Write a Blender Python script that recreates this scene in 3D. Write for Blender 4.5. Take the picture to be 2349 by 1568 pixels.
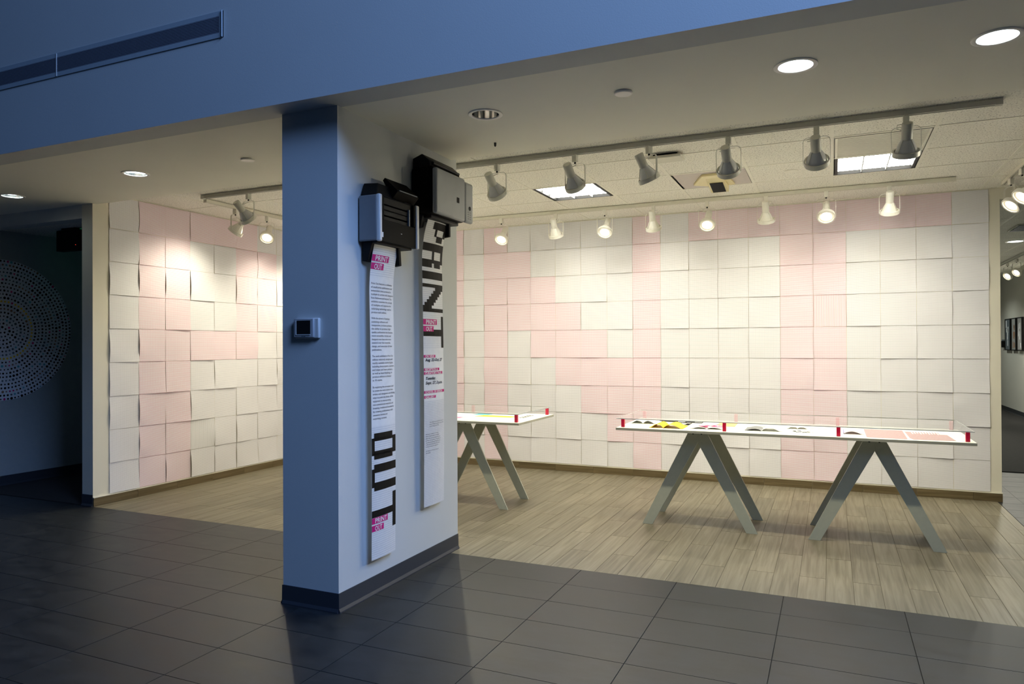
import bpy, bmesh, math, random
from mathutils import Vector, Matrix
random.seed(7)
SC = bpy.context.scene
for o in list(bpy.data.objects):
    bpy.data.objects.remove(o)
COL = SC.collection
R = math.radians

# ------------------------------------------------------------------ camera
CAM = (2.0865, -4.0991, 1.4434)
YAW, PITCH, ROLL, FPX = .4191, .0052, -.0044, 1643.77
fw = Vector((-math.sin(YAW) * math.cos(PITCH), math.cos(YAW) * math.cos(PITCH), math.sin(PITCH)))
rt = fw.cross(Vector((0, 0, 1))).normalized()
up = rt.cross(fw)
r2 = rt * math.cos(ROLL) + up * math.sin(ROLL)
u2 = -rt * math.sin(ROLL) + up * math.cos(ROLL)
cd = bpy.data.cameras.new('camera')
cam = bpy.data.objects.new('camera', cd)
COL.objects.link(cam)
M = Matrix((r2, u2, -fw)).transposed().to_4x4()
M.translation = CAM
cam.matrix_world = M
cd.sensor_width = 36
cd.lens = 36 * FPX / 2349
cd.clip_start = .05
SC.camera = cam
SC.view_settings.view_transform = 'Standard'
SC.view_settings.look = 'None'
SC.view_settings.gamma = 1
SC.view_settings.use_curve_mapping = False
SC.view_settings.exposure = 0.0
try: SC.cycles.diffuse_bounces = 8
except Exception: pass

# ------------------------------------------------------------------ world and large lights
W = bpy.data.worlds.new('world')
SC.world = W
W.use_nodes = True
W.node_tree.nodes['Background'].inputs[0].default_value = (.16, .42, 1, 1)
W.node_tree.nodes['Background'].inputs[1].default_value = .030

def area(name, loc, target, sx, sy, power, color):
    l = bpy.data.lights.new(name, 'AREA')
    l.shape = 'RECTANGLE'; l.size = sx; l.size_y = sy; l.energy = power; l.color = color
    o = bpy.data.objects.new(name, l); COL.objects.link(o)
    o.location = loc
    o.rotation_euler = (Vector(target) - Vector(loc)).to_track_quat('-Z', 'Y').to_euler()
    return o
# daylight of the high lobby windows to the right of the photographer
area('window_daylight', (5.9, -3.5, 6.2), (-.6, -.93, 1.5), 3.6, 3.0, 610, (.27, .47, .97))
PSPOT, TROFF = 27, 32
WARM = (1, .92, .69)

# ------------------------------------------------------------------ materials
def newmat(name):
    m = bpy.data.materials.new(name); m.use_nodes = True
    nt = m.node_tree
    return m, nt, nt.nodes['Principled BSDF']
def N(nt, t, **k):
    n = nt.nodes.new(t)
    for a, b in k.items(): setattr(n, a, b)
    return n
def L(nt, a, b): nt.links.new(a, b)
def math_(nt, op, a, b=None, c=None):
    n = N(nt, 'ShaderNodeMath', operation=op)
    for i, v in enumerate((a, b, c)):
        if v is None: continue
        if isinstance(v, (int, float)): n.inputs[i].default_value = v
        else: L(nt, v, n.inputs[i])
    return n.outputs[0]
def mix(nt, f, a, b):
    n = N(nt, 'ShaderNodeMix', data_type='RGBA')
    for s, v in ((n.inputs[0], f), (n.inputs[6], a), (n.inputs[7], b)):
        if isinstance(v, (int, float)): s.default_value = v
        elif isinstance(v, tuple): s.default_value = (*v, 1)
        else: L(nt, v, s)
    return n.outputs[2]
def plain(name, col, rough=.6, metal=0, noise=.06, nscale=30, bump=0, emit=None, spec=.5, coat=0):
    m, nt, b = newmat(name)
    tc = N(nt, 'ShaderNodeTexCoord')
    nz = N(nt, 'ShaderNodeTexNoise'); nz.inputs['Scale'].default_value = nscale; nz.inputs['Detail'].default_value = 3
    L(nt, tc.outputs['Object'], nz.inputs['Vector'])
    dk = tuple(c * (1 - noise) for c in col); lt = tuple(min(1, c * (1 + noise)) for c in col)
    L(nt, mix(nt, nz.outputs[0], dk, lt), b.inputs['Base Color'])
    b.inputs['Roughness'].default_value = rough; b.inputs['Metallic'].default_value = metal
    b.inputs['Specular IOR Level'].default_value = spec
    if coat: b.inputs['Coat Weight'].default_value = coat; b.inputs['Coat Roughness'].default_value = .1
    if bump:
        bp = N(nt, 'ShaderNodeBump'); bp.inputs['Strength'].default_value = bump; bp.inputs['Distance'].default_value = .002
        n2 = N(nt, 'ShaderNodeTexNoise'); n2.inputs['Scale'].default_value = 220; L(nt, tc.outputs['Object'], n2.inputs['Vector'])
        L(nt, n2.outputs[0], bp.inputs['Height']); L(nt, bp.outputs[0], b.inputs['Normal'])
    if emit:
        b.inputs['Emission Color'].default_value = (*emit[0], 1); b.inputs['Emission Strength'].default_value = emit[1]
    return m
MT = {}
MT['paint'] = plain('painted_wall', (.66, .66, .62), .7, bump=.12, noise=.03, nscale=4)
MT['cream'] = plain('cream_paint', (.78, .75, .64), .7, bump=.1, noise=.02, nscale=4)
MT['soffit'] = plain('soffit_paint', (.93, .91, .80), .75, bump=.08, noise=.02, nscale=3)
MT['hallpaint'] = plain('lobby_paint', (.62, .64, .63), .75, bump=.15, noise=.03, nscale=3)
MT['base_dark'] = plain('rubber_base', (.035, .04, .05), .45)
MT['carpet'] = plain('dark_carpet', (.02, .018, .018), .95, noise=.5, nscale=25, bump=.4)
MT['metal_track'] = plain('grey_track', (.46, .46, .41), .5)
MT['white_track'] = plain('white_track', (.72, .70, .60), .5)
MT['lamp_grey'] = plain('grey_lamp_enamel', (.62, .62, .56), .42)
MT['lamp_white'] = plain('white_lamp_enamel', (.80, .78, .70), .4)
MT['lamp_face'] = plain('lit_lamp_face', (1, 1, 1), .4, emit=((1, .9, .72), 14))
MT['lamp_glass'] = plain('lamp_glass_shell', (.62, .64, .66), .3)
MT['black'] = plain('black_plastic', (.009, .009, .009), .45, spec=.1)
MT['pside'] = plain('grey_side_plastic', (.20, .21, .22), .5)
MT['blackgloss'] = plain('black_satin_plastic', (.007, .006, .005), .45, spec=.03)
MT['darkbay'] = plain('dark_bay', (.004, .004, .004), .6)
MT['pgrey'] = plain('grey_printer_plastic', (.45, .46, .48), .45, noise=.1, nscale=12)
MT['plight'] = plain('light_printer_trim', (.72, .72, .70), .35)
MT['silver'] = plain('silver_lid', (.36, .38, .39), .45, metal=.0, noise=.12, nscale=9)
MT['table'] = plain('white_tabletop', (.86, .86, .80), .35)
MT['leg'] = plain('grey_enamel_leg', (.50, .53, .43), .24, coat=.12)
MT['red'] = plain('red_acrylic', (.55, .01, .05), .3)
MT['white'] = plain('white_paper', (.86, .86, .84), .6)
MT['magenta'] = plain('magenta_print', (.66, .015, .19), .6, spec=.2)
MT['ink'] = plain('black_print', (.011, .009, .007), .7, spec=.15)
MT['greyink'] = plain('grey_print', (.22, .22, .24), .6)
MT['faint'] = plain('faint_print', (.62, .63, .66), .6)
MT['yellow'] = plain('yellow_paper', (.95, .66, .03), .6)
MT['orange'] = plain('orange_card', (.92, .50, .22), .6)
MT['pink'] = plain('pink_print', (.85, .10, .32), .6)
MT['brown'] = plain('brown_print', (.35, .18, .10), .6)
MT['blue'] = plain('violet_cover', (.30, .28, .75), .5)
MT['palepink'] = plain('pale_pink_paper', (.88, .70, .72), .6)
MT['teal'] = plain('teal_print', (.10, .45, .55), .6)
MT['dusty'] = plain('dusty_pink_print', (.42, .28, .30), .6, noise=.25, nscale=60)
MT['tbar'] = plain('ceiling_grid_bar', (.88, .86, .76), .5)
MT['trim'] = plain('downlight_trim', (.96, .92, .86), .4)
MT['chrome'] = plain('downlight_reflector', (.75, .75, .72), .12, metal=1)
MT['dl_emit'] = plain('lit_downlight', (1, 1, 1), .4, emit=((.80, .95, 1), 12.0))
MT['tro_emit'] = plain('lit_diffuser_cell', (1, 1, 1), .4, emit=((1, .97, .86), TROFF))
MT['louver'] = plain('louver_blade', (.75, .80, .82), .3)
MT['creamplastic'] = plain('cream_plastic', (.78, .68, .38), .5)
MT['tilepanel'] = plain('plain_panel', (.62, .56, .54), .7)
MT['grout'] = plain('shaded_floor_grout', (.13, .11, .075), .9)  # plank grout darkened, the shadow in the joints put into its colour
MT['grout_dark'] = plain('tile_grout', (.015, .015, .015), .9)
MT['vent'] = plain('vent_frame', (.42, .48, .52), .5)
MT['ventdark'] = plain('vent_slats', (.20, .22, .27), .5)
MT['door'] = plain('brown_door', (.20, .13, .03), .5)
MT['steel'] = plain('grey_steel', (.12, .15, .18), .4)
MT['mural'] = plain('mural_vinyl', (.88, .90, .96), .7)
MT['gscreen'] = plain('green_exit_face', (0.02, .6, .2), .5, emit=((.05, 1, .35), .35))
MT['redled'] = plain('red_led', (1, 0, 0), .5, emit=((1, .05, .02), 2))
MT['brass'] = plain('darkhole', (.05, .04, .03), .6)

def glass_mat():
    m, nt, b = newmat('clear_glass')
    nt.nodes.remove(b); out = nt.nodes['Material Output']
    tr = N(nt, 'ShaderNodeBsdfTransparent'); tr.inputs[0].default_value = (.97, .99, .98, 1)
    gl = N(nt, 'ShaderNodeBsdfGlossy'); gl.inputs['Roughness'].default_value = .0; gl.inputs[0].default_value = (1, 1, 1, 1)
    fr = N(nt, 'ShaderNodeFresnel'); fr.inputs[0].default_value = 1.5
    mx = N(nt, 'ShaderNodeMixShader'); ge = N(nt, 'ShaderNodeNewGeometry'); L(nt, math_(nt, 'MULTIPLY', math_(nt, 'MINIMUM', math_(nt, 'MULTIPLY', fr.outputs[0], 1.3), .9), math_(nt, 'SUBTRACT', 1.0, ge.outputs['Backfacing'])), mx.inputs[0]); L(nt, tr.outputs[0], mx.inputs[1]); L(nt, gl.outputs[0], mx.inputs[2])
    L(nt, mx.outputs[0], out.inputs[0])
    return m
MT['glass'] = glass_mat()
MT['shaded_edge'] = plain('edge_with_painted_shade', (.42, .42, .35), .5)  # tabletop edge in a darker tone, its shade put into the colour
MT['glassedge'] = plain('polished_glass_edge', (.50, .54, .58), .3)
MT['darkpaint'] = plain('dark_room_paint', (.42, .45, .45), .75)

def sheet_mat(name, ink, hw, vw, strength, vs, horiz=True):
    m, nt, b = newmat(name)
    tc = N(nt, 'ShaderNodeTexCoord'); sp = N(nt, 'ShaderNodeSeparateXYZ'); L(nt, tc.outputs['Object'], sp.inputs[0])
    p = .0102
    def line(s, w):
        f = math_(nt, 'FRACT', math_(nt, 'DIVIDE', s, p))
        return math_(nt, 'LESS_THAN', f, w)
    h = math_(nt, 'MULTIPLY', line(sp.outputs[2], hw), strength)
    v = math_(nt, 'MULTIPLY', line(sp.outputs[0], vw), vs)
    f = math_(nt, 'MAXIMUM', h, v)
    nz = N(nt, 'ShaderNodeTexNoise'); nz.inputs['Scale'].default_value = 5; L(nt, tc.outputs['Object'], nz.inputs['Vector'])
    paper = mix(nt, nz.outputs[0], (.86, .865, .90), (.91, .915, .95))
    L(nt, mix(nt, f, paper, ink), b.inputs['Base Color'])
    b.inputs['Roughness'].default_value = .65
    return m
MT['s_w'] = sheet_mat('grid_sheet_grey', (.60, .58, .64), .30, .30, .75, .55)
MT['s_p'] = sheet_mat('grid_sheet_pink', (.72, .28, .41), .38, .32, .65, .38)
MT['s_v'] = sheet_mat('grid_sheet_upright_pink', (.78, .30, .36), .25, .42, .0, .8)
MT['s_g'] = sheet_mat('grid_sheet_upright_grey', (.50, .50, .52), .25, .42, .15, .7)

def wood_mat(name, c1, c2, axis):
    m, nt, b = newmat(name)
    tc = N(nt, 'ShaderNodeTexCoord'); oi = N(nt, 'ShaderNodeObjectInfo')
    mp = N(nt, 'ShaderNodeMapping'); L(nt, tc.outputs['Object'], mp.inputs[0])
    mp.inputs['Scale'].default_value = (42, 1.8, 42) if axis == 'y' else (1.8, 42, 42)
    ad = N(nt, 'ShaderNodeVectorMath', operation='ADD'); L(nt, mp.outputs[0], ad.inputs[0])
    cb = N(nt, 'ShaderNodeCombineXYZ'); r = math_(nt, 'MULTIPLY', oi.outputs['Random'], 91)
    L(nt, r, cb.inputs[0]); L(nt, r, cb.inputs[1]); L(nt, cb.outputs[0], ad.inputs[1])
    nz = N(nt, 'ShaderNodeTexNoise'); nz.inputs['Detail'].default_value = 5; nz.inputs['Distortion'].default_value = .6
    nz.inputs['Scale'].default_value = 1; L(nt, ad.outputs[0], nz.inputs['Vector'])
    cr = N(nt, 'ShaderNodeValToRGB'); cr.color_ramp.elements[0].position = .33; cr.color_ramp.elements[1].position = .66
    cr.color_ramp.elements[0].color = (*c1, 1); cr.color_ramp.elements[1].color = (*c2, 1)
    L(nt, nz.outputs[0], cr.inputs[0])
    hs = N(nt, 'ShaderNodeHueSaturation'); L(nt, cr.outputs[0], hs.inputs['Color'])
    L(nt, math_(nt, 'ADD', math_(nt, 'MULTIPLY', oi.outputs['Random'], .22), .89), hs.inputs['Value'])
    L(nt, hs.outputs[0], b.inputs['Base Color'])
    b.inputs['Roughness'].default_value = .46; b.inputs['Specular IOR Level'].default_value = .35
    bp = N(nt, 'ShaderNodeBump'); bp.inputs['Strength'].default_value = .12; bp.inputs['Distance'].default_value = .001
    L(nt, nz.outputs[0], bp.inputs['Height']); L(nt, bp.outputs[0], b.inputs['Normal'])
    return m
MT['wood'] = wood_mat('wood_look_plank', (.148, .128, .084), (.236, .208, .146), 'y')
MT['woodbase'] = wood_mat('wood_look_base', (.10, .075, .035), (.17, .13, .07), 'x')

def tile_mat():
    m, nt, b = newmat('slate_floor_tile')
    tc = N(nt, 'ShaderNodeTexCoord'); oi = N(nt, 'ShaderNodeObjectInfo')
    ad = N(nt, 'ShaderNodeVectorMath', operation='ADD'); L(nt, tc.outputs['Object'], ad.inputs[0])
    cb = N(nt, 'ShaderNodeCombineXYZ'); r = math_(nt, 'MULTIPLY', oi.outputs['Random'], 53)
    L(nt, r, cb.inputs[0]); L(nt, r, cb.inputs[1]); L(nt, cb.outputs[0], ad.inputs[1])
    mp = N(nt, 'ShaderNodeMapping'); mp.inputs['Scale'].default_value = (1, 2.2, 1); L(nt, ad.outputs[0], mp.inputs[0])
    nz = N(nt, 'ShaderNodeTexNoise'); nz.inputs['Scale'].default_value = 5; nz.inputs['Detail'].default_value = 7; nz.inputs['Roughness'].default_value = .65
    L(nt, mp.outputs[0], nz.inputs['Vector'])
    cr = N(nt, 'ShaderNodeValToRGB'); cr.color_ramp.elements[0].position = .3; cr.color_ramp.elements[1].position = .7
    cr.color_ramp.elements[0].color = (.012, .014, .016, 1); cr.color_ramp.elements[1].color = (.036, .040, .043, 1)
    L(nt, nz.outputs[0], cr.inputs[0]); L(nt, cr.outputs[0], b.inputs['Base Color'])
    rr = math_(nt, 'ADD', math_(nt, 'MULTIPLY', nz.outputs[0], .25), .30)
    L(nt, rr, b.inputs['Roughness']); b.inputs['Specular IOR Level'].default_value = .26
    bp = N(nt, 'ShaderNodeBump'); bp.inputs['Strength'].default_value = .15; bp.inputs['Distance'].default_value = .001
    L(nt, nz.outputs[0], bp.inputs['Height']); L(nt, bp.outputs[0], b.inputs['Normal'])
    return m
MT['tile'] = tile_mat()

def act_mat():
    m, nt, b = newmat('acoustic_ceiling_tile')
    tc = N(nt, 'ShaderNodeTexCoord')
    nz = N(nt, 'ShaderNodeTexNoise'); nz.inputs['Scale'].default_value = 95; nz.inputs['Detail'].default_value = 2
    L(nt, tc.outputs['Object'], nz.inputs['Vector'])
    cr = N(nt, 'ShaderNodeValToRGB'); cr.color_ramp.elements[0].position = .33; cr.color_ramp.elements[1].position = .45
    cr.color_ramp.elements[0].color = (.46, .44, .40, 1); cr.color_ramp.elements[1].color = (.92, .90, .82, 1)
    L(nt, nz.outputs[0], cr.inputs[0]); L(nt, cr.outputs[0], b.inputs['Base Color'])
    b.inputs['Roughness'].default_value = .9
    bp = N(nt, 'ShaderNodeBump'); bp.inputs['Strength'].default_value = .4; bp.inputs['Distance'].default_value = .002
    L(nt, nz.outputs[0], bp.inputs['Height']); L(nt, bp.outputs[0], b.inputs['Normal'])
    return m
MT['act'] = act_mat()

# ------------------------------------------------------------------ mesh helpers
class MB:
    def __init__(s): s.v = []; s.f = []
    def box(s, x0, x1, y0, y1, z0, z1):
        n = len(s.v)
        s.v += [(x, y, z) for z in (z0, z1) for y in (y0, y1) for x in (x0, x1)]
        s.f += [tuple(n + i for i in q) for q in ((0, 2, 3, 1), (4, 5, 7, 6), (0, 1, 5, 4), (2, 6, 7, 3), (0, 4, 6, 2), (1, 3, 7, 5))]
        return s
    def poly(s, pts):
        n = len(s.v); s.v += [tuple(p) for p in pts]; s.f.append(tuple(range(n, n + len(pts)))); return s
    def prism(s, pts, d):          # closed outline extruded along vector d
        n = len(s.v); k = len(pts); d = Vector(d)
        s.v += [tuple(p) for p in pts] + [tuple(Vector(p) + d) for p in pts]
        s.f.append(tuple(range(n + k - 1, n - 1, -1))); s.f.append(tuple(range(n + k, n + 2 * k)))
        for i in range(k):
            j = (i + 1) % k; s.f.append((n + i, n + j, n + k + j, n + k + i))
        return s
    def lathe(s, prof, seg=24, mat=None, cap0=True, cap1=True):   # prof (r, z) about the local z axis
        n = len(s.v); mat = mat or Matrix()
        for r, z in prof:
            for i in range(seg):
                a = 2 * math.pi * i / seg
                s.v.append(tuple(mat @ Vector((r * math.cos(a), r * math.sin(a), z))))
        for k in range(len(prof) - 1):
            for i in range(seg):
                j = (i + 1) % seg
                s.f.append((n + k * seg + i, n + k * seg + j, n + (k + 1) * seg + j, n + (k + 1) * seg + i))
        if cap0: s.f.append(tuple(n + i for i in range(seg - 1, -1, -1)))
        if cap1: s.f.append(tuple(n + (len(prof) - 1) * seg + i for i in range(seg)))
        return s
    def tube(s, pts, r, seg=8):
        pts = [Vector(p) for p in pts]; n = len(s.v)
        ref = Vector((.31, .95, .1))
        for i, p in enumerate(pts):
            t = (pts[min(i + 1, len(pts) - 1)] - pts[max(i - 1, 0)]).normalized()
            a = t.cross(ref).normalized(); b = t.cross(a)
            for k in range(seg):
                w = 2 * math.pi * k / seg
                s.v.append(tuple(p + a * r * math.cos(w) + b * r * math.sin(w)))
        for i in range(len(pts) - 1):
            for k in range(seg):
                j = (k + 1) % seg
                s.f.append((n + i * seg + k, n + i * seg + j, n + (i + 1) * seg + j, n + (i + 1) * seg + k))
        s.f.append(tuple(n + k for k in range(seg - 1, -1, -1)))
        s.f.append(tuple(n + (len(pts) - 1) * seg + k for k in range(seg)))
        return s
    def mesh(s, name, m, smooth=False, fix=True):
        me = bpy.data.meshes.new(name); me.from_pydata(s.v, [], s.f)
        if fix:
            b = bmesh.new(); b.from_mesh(me); bmesh.ops.recalc_face_normals(b, faces=b.faces); b.to_mesh(me); b.free()
        me.materials.append(MT[m])
        if smooth:
            for p in me.polygons: p.use_smooth = True
            try: me.set_sharp_from_angle(angle=R(35))
            except Exception: pass
        return me
    def build(s, name, m, parent=None, loc=None, bevel=0, smooth=False, fix=True, seg=2):
        o = bpy.data.objects.new(name, s.mesh(name, m, smooth, fix)); COL.objects.link(o)
        if parent is not None: o.parent = parent
        if loc: o.location = loc
        if bevel:
            bv = o.modifiers.new('bevel', 'BEVEL'); bv.width = bevel; bv.segments = seg; bv.limit_method = 'ANGLE'
            for p in o.data.polygons: p.use_smooth = True
            try: o.data.set_sharp_from_angle(angle=R(50))
            except Exception: pass
        return o
def link(me, name, parent=None, loc=(0, 0, 0), rz=0):
    o = bpy.data.objects.new(name, me); COL.objects.link(o); o.parent = parent; o.location = loc; o.rotation_euler[2] = rz
    return o
def tag(o, label=None, cat=None, group=None, kind=None):
    if label: o['label'] = label
    if cat: o['category'] = cat
    if group: o['group'] = group
    if kind: o['kind'] = kind
    return o
def empty(name, loc=(0, 0, 0), label=None, cat=None, group=None, kind=None, rz=0):
    o = bpy.data.objects.new(name, None); COL.objects.link(o); o.location = loc; o.rotation_euler[2] = rz
    o.empty_display_size = .05
    return tag(o, label, cat, group, kind)
def struct(name, label, mb, m, **k):
    return tag(mb.build(name, m, **k), label, None, None, 'structure')
def BX(*a): return MB().box(*a)

# ------------------------------------------------------------------ dimensions (metres)
ZS, ZC = 2.755, 2.867          # soffit, acoustic ceiling
CX0, CX1, CY0, CY1 = -.742, -.359, -.931, .423
YB, YE, YW = -1.075, .344, 3.69
XL, XR = -4.046, 3.50
YF = .296                      # where slate tiles meet the wood-look planks

# ------------------------------------------------------------------ floors
fl = tag(BX(-9, 7, -9, 16, -.12, -.004).build('floor', 'grout_dark'), 'subfloor and grout below the tiles', None, None, 'structure')
tile_full = BX(0, .6056, 0, .3008, -.010, 0).mesh('tile', 'tile')
tile_cut = BX(0, .1876, 0, .3018, -.010, 0).mesh('tile', 'tile')
for j in range(0, 12):
    y = YF - .3048 * (j + 1) + .0015 if j else -.0015 + .0015
    y = -.3048 * j + .0015 - (0 if j else 0)
    for i in range(-11, 7):
        x = .6096 * i + .0015
        if x > 3.6: continue
        link(tile_full if j else tile_full, 'tile', fl, (x, y - .0048 + (.0015 if j else 0), 0))
for k in range(0, 17):         # corridor floor to the right of the planks
    y = YF + .3048 * k + .0035
    link(tile_cut, 'tile', fl, (3.4695, y, 0))
    for i in range(6, 9):
        link(tile_full, 'tile', fl, (.6096 * i + .0015, y, 0))
more = MB()                    # tiles beyond the 300 or so in view
for j in range(0, 22):
    for i in range(-13, 12):
        if -11 <= i < 6 and j < 12: continue
        x = .6096 * i + .0015; y = -.3048 * j - .0018
        more.box(x, x + .6056, y, y + .3008, -.010, 0)
o = more.build('far_tiles', 'tile', fl, fix=False); o['kind'] = 'stuff'
fw_ = tag(BX(XL, 3.466, YF + .001, YW, -.02, -.0025).build('floor', 'grout'), 'grout with joint shade in its colour, under the wood-look plank floor', None, None, 'structure')
planks = {}
x = 1.597 - .1502 * 38
k = -38
while x < 3.466:
    x1 = min(x + .1502, 3.466)
    joints = [.72 + .926 * q for q in range(-1, 4)] if k % 2 == 0 else [1.19 + .926 * q for q in range(-2, 3)]
    ys = [YF + .001] + [j for j in joints if YF + .06 < j < YW - .05] + [YW]
    xa = max(x, XL)
    if x1 - xa > .02:
        for a, b in zip(ys[:-1], ys[1:]):
            key = (round(x1 - xa, 3), round(b - a, 3))
            if key not in planks:
                planks[key] = BX(0, x1 - xa - .003, 0, b - a - .003, -.008, 0).mesh('plank', 'wood')
            link(planks[key], 'plank', fw_, (xa + .0015, a + .0015, 0))
    x += .1502; k += 1
struct('floor', 'black carpet of the dark room behind the left doorway', BX(-9, -4.19, .31, 9, -.002, .004), 'carpet')
struct('floor', 'dark carpet at the far end of the right-hand corridor', BX(3.2, 7, 5.545, 16, -.002, .004), 'carpet')

# ------------------------------------------------------------------ walls
def cove(parent_name, segs, label, hh=.105):
    b = MB()
    for (x0, y0, x1, y1, nx, ny) in segs:      # base strip along a wall foot, normal n
        d = Vector((x1 - x0, y1 - y0, 0)); n = Vector((nx, ny, 0))
        prof = [(0, 0), (.014, 0), (.014, .006), (.006, .022), (.005, hh), (0, hh)]
        pts = [Vector((x0, y0, 0)) + n * a + Vector((0, 0, z)) for a, z in prof]
        b.prism(pts, d)
    return struct(parent_name, label, b, 'base_dark')
column = struct('wall_column', 'free-standing wall end with blue lobby face and pale side face', BX(CX0, CX1, CY0, CY1, 0, 2.9), 'hallpaint')
cove('baseboard_column', [(CX0, CY0, CX1, CY0, 0, -1), (CX1, CY0 - .005, CX1, CY1, 1, 0), (CX0, CY0 - .005, CX0, CY1, -1, 0)],
     'dark rubber cove base round the wall end with the printers')
wl = struct('wall_left', 'cream gallery wall behind the left paper mural', BX(-4.19, XL, .30, YW, 0, 2.9), 'cream')
cove('baseboard_left_end', [(-4.19, .30, XL, .30, 0, -1)], 'dark rubber base on the end of the left gallery wall')
wb = struct('wall_back', 'cream gallery wall behind the large paper mural', BX(-4.19, XR, YW, YW + .15, 0, 2.9), 'cream')
struct('wall_corridor_header', 'cream header over the corridor opening at right', BX(XR, 7, YW, YW + .15, 2.762, 2.9), 'cream')
struct('wall_bulkhead', 'tall blue lobby bulkhead over the gallery opening', BX(-9, 7, YB, YB + .18, ZS, 6.2), 'hallpaint')
# wood-look base tiles
bb = empty('baseboard_back', (0, 0, 0), 'brown wood-look base tiles along the back wall', kind='structure')
bt = BX(0, .455, -.011, 0, 0, .074).mesh('base_tile', 'woodbase')
xx = -4.035
while xx < XR - .02:
    w = min(.455, XR + .004 - xx)
    o = link(bt, 'base_tile', bb, (xx, YW, .001)); o.scale[0] = w / .455
    xx += .457
BX(XL, XR + .006, YW - .012, YW, .0755, .082).build('grout_cap', 'cream', bb)
bl = empty('baseboard_left', (0, 0, 0), 'brown wood-look base tiles along the left wall', kind='structure')
yy = .30
while yy < YW - .05:
    w = min(.455, YW - .02 - yy)
    o = link(bt, 'base_tile', bl, (XL, yy, .001), R(90)); o.scale[0] = w / .455
    yy += .457
BX(XL, XL + .012, .30, YW - .02, .0755, .082).build('grout_cap', 'cream', bl)

# dark room at far left
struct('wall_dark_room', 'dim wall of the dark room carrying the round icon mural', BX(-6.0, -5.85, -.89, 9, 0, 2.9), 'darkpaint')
struct('wall_dark_room_back', 'dark rear wall of the room behind the left doorway', BX(-6.0, -4.19, 8.8, 8.95, 0, 2.9), 'paint')
struct('wall_dark_header', 'dim header above the dark doorway at left', BX(-5.85, -4.19, .30, .42, 2.63, 2.9), 'hallpaint')
struct('ceiling_dark_room', 'dark ceiling of the room behind the left doorway', BX(-6.0, -4.19, .42, 9, 2.675, 2.72), 'act')
cove('baseboard_dark_room', [(-5.85, -.89, -5.85, 8.8, 1, 0)], 'dark base along the wall with the round mural')

# ------------------------------------------------------------------ soffit with round downlight openings
DL = [(2.744, -.459, 1), (1.941, -.479, 1), (.304, -.454, 0), (-2.705, -.316, 1), (-4.363, -.209, 1)]
def soffit():
    xs = [-9] + sorted([v for d in DL for v in (d[0] - .15, d[0] + .15)]) + [7]
    b = MB(); y0, y1 = YB + .18, YE
    for a, c in zip(xs[:-1], xs[1:]):
        d = [q for q in DL if abs(q[0] - (a + c) / 2) < .01 and c - a < .31]
        if not d:
            b.poly([(a, y0, ZS), (a, y1, ZS), (c, y1, ZS), (c, y0, ZS)]); continue
        dx, dy, _ = d[0]; r = .083; n = 32
        ya, yb = dy - .15, dy + .15
        b.poly([(a, y0, ZS), (a, ya, ZS), (c, ya, ZS), (c, y0, ZS)])
        b.poly([(a, yb, ZS), (a, y1, ZS), (c, y1, ZS), (c, yb, ZS)])
        ring, sq = [], []
        for i in range(n):
            t = 2 * math.pi * i / n; cx, cy = math.cos(t), math.sin(t); mm = max(abs(cx), abs(cy))
            ring.append((dx + r * cx, dy + r * cy, ZS)); sq.append((dx + .15 * cx / mm, dy + .15 * cy / mm, ZS))
        for i in range(n):
            j = (i + 1) % n; b.poly([ring[i], ring[j], sq[j], sq[i]])
    b.poly([(-9, y1, ZS), (7, y1, ZS), (7, y1, ZC + .06), (-9, y1, ZC + .06)])
    b.poly([(-9, y0, ZC + .06), (7, y0, ZC + .06), (7, y1, ZC + .06), (-9, y1, ZC + .06)])
    return b
struct('ceiling_soffit', 'smooth beige soffit between the lobby bulkhead and the gallery ceiling', soffit(), 'soffit', fix=False)
for n, (dx, dy, on) in enumerate(DL):
    lab = ['lit round downlight nearest the top right corner', 'lit round downlight left of the corner one in the soffit',
           'unlit round downlight with mirror reflector right of the printers', 'lit round downlight in the soffit left of the column',
           'lit round downlight at the far left edge of the soffit'][n]
    t = empty('downlight', (dx, dy, ZS), lab, 'ceiling light', 'round downlights in the soffit')
    MB().lathe([(.076, .001), (.098, .001), (.098, -.004), (.093, -.006), (.078, -.004), (.076, .001)], 40, cap0=False, cap1=False).build('trim_ring', 'trim', t, smooth=True)
    MB().lathe([(.0765, 0), (.072, .05), (.060, .088)], 40, cap0=False, cap1=False).build('reflector', 'chrome', t, smooth=True)
    MB().lathe([(.0001, .086 if not on else .02), (.0755 if on else .06, .086 if not on else .02)], 40, cap0=False, cap1=False).build('lamp_lens', 'dl_emit' if on else 'louver', t)
for n, (dx, dy, lab) in enumerate([(1.11, -.475, 'small white round cover plate on the soffit between the downlights'),
                                   (-1.634, -.278, 'small white round cover plate on the soffit left of the column')]):
    tag(MB().lathe([(.001, -.012), (.042, -.012), (.047, -.008), (.047, -.002), (.001, -.002)], 32).build('cover_plate', 'trim', None, (dx, dy, ZS), smooth=True), lab, 'cover plate', 'round cover plates')
tag(MB().lathe([(.008, -.001), (.007, -.02), (.003, -.026)], 12).build('ceiling_hook', 'brass', None, (.111, .082, ZS)), 'tiny dark ceiling hook in the soffit right of the printers', 'hook')

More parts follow.
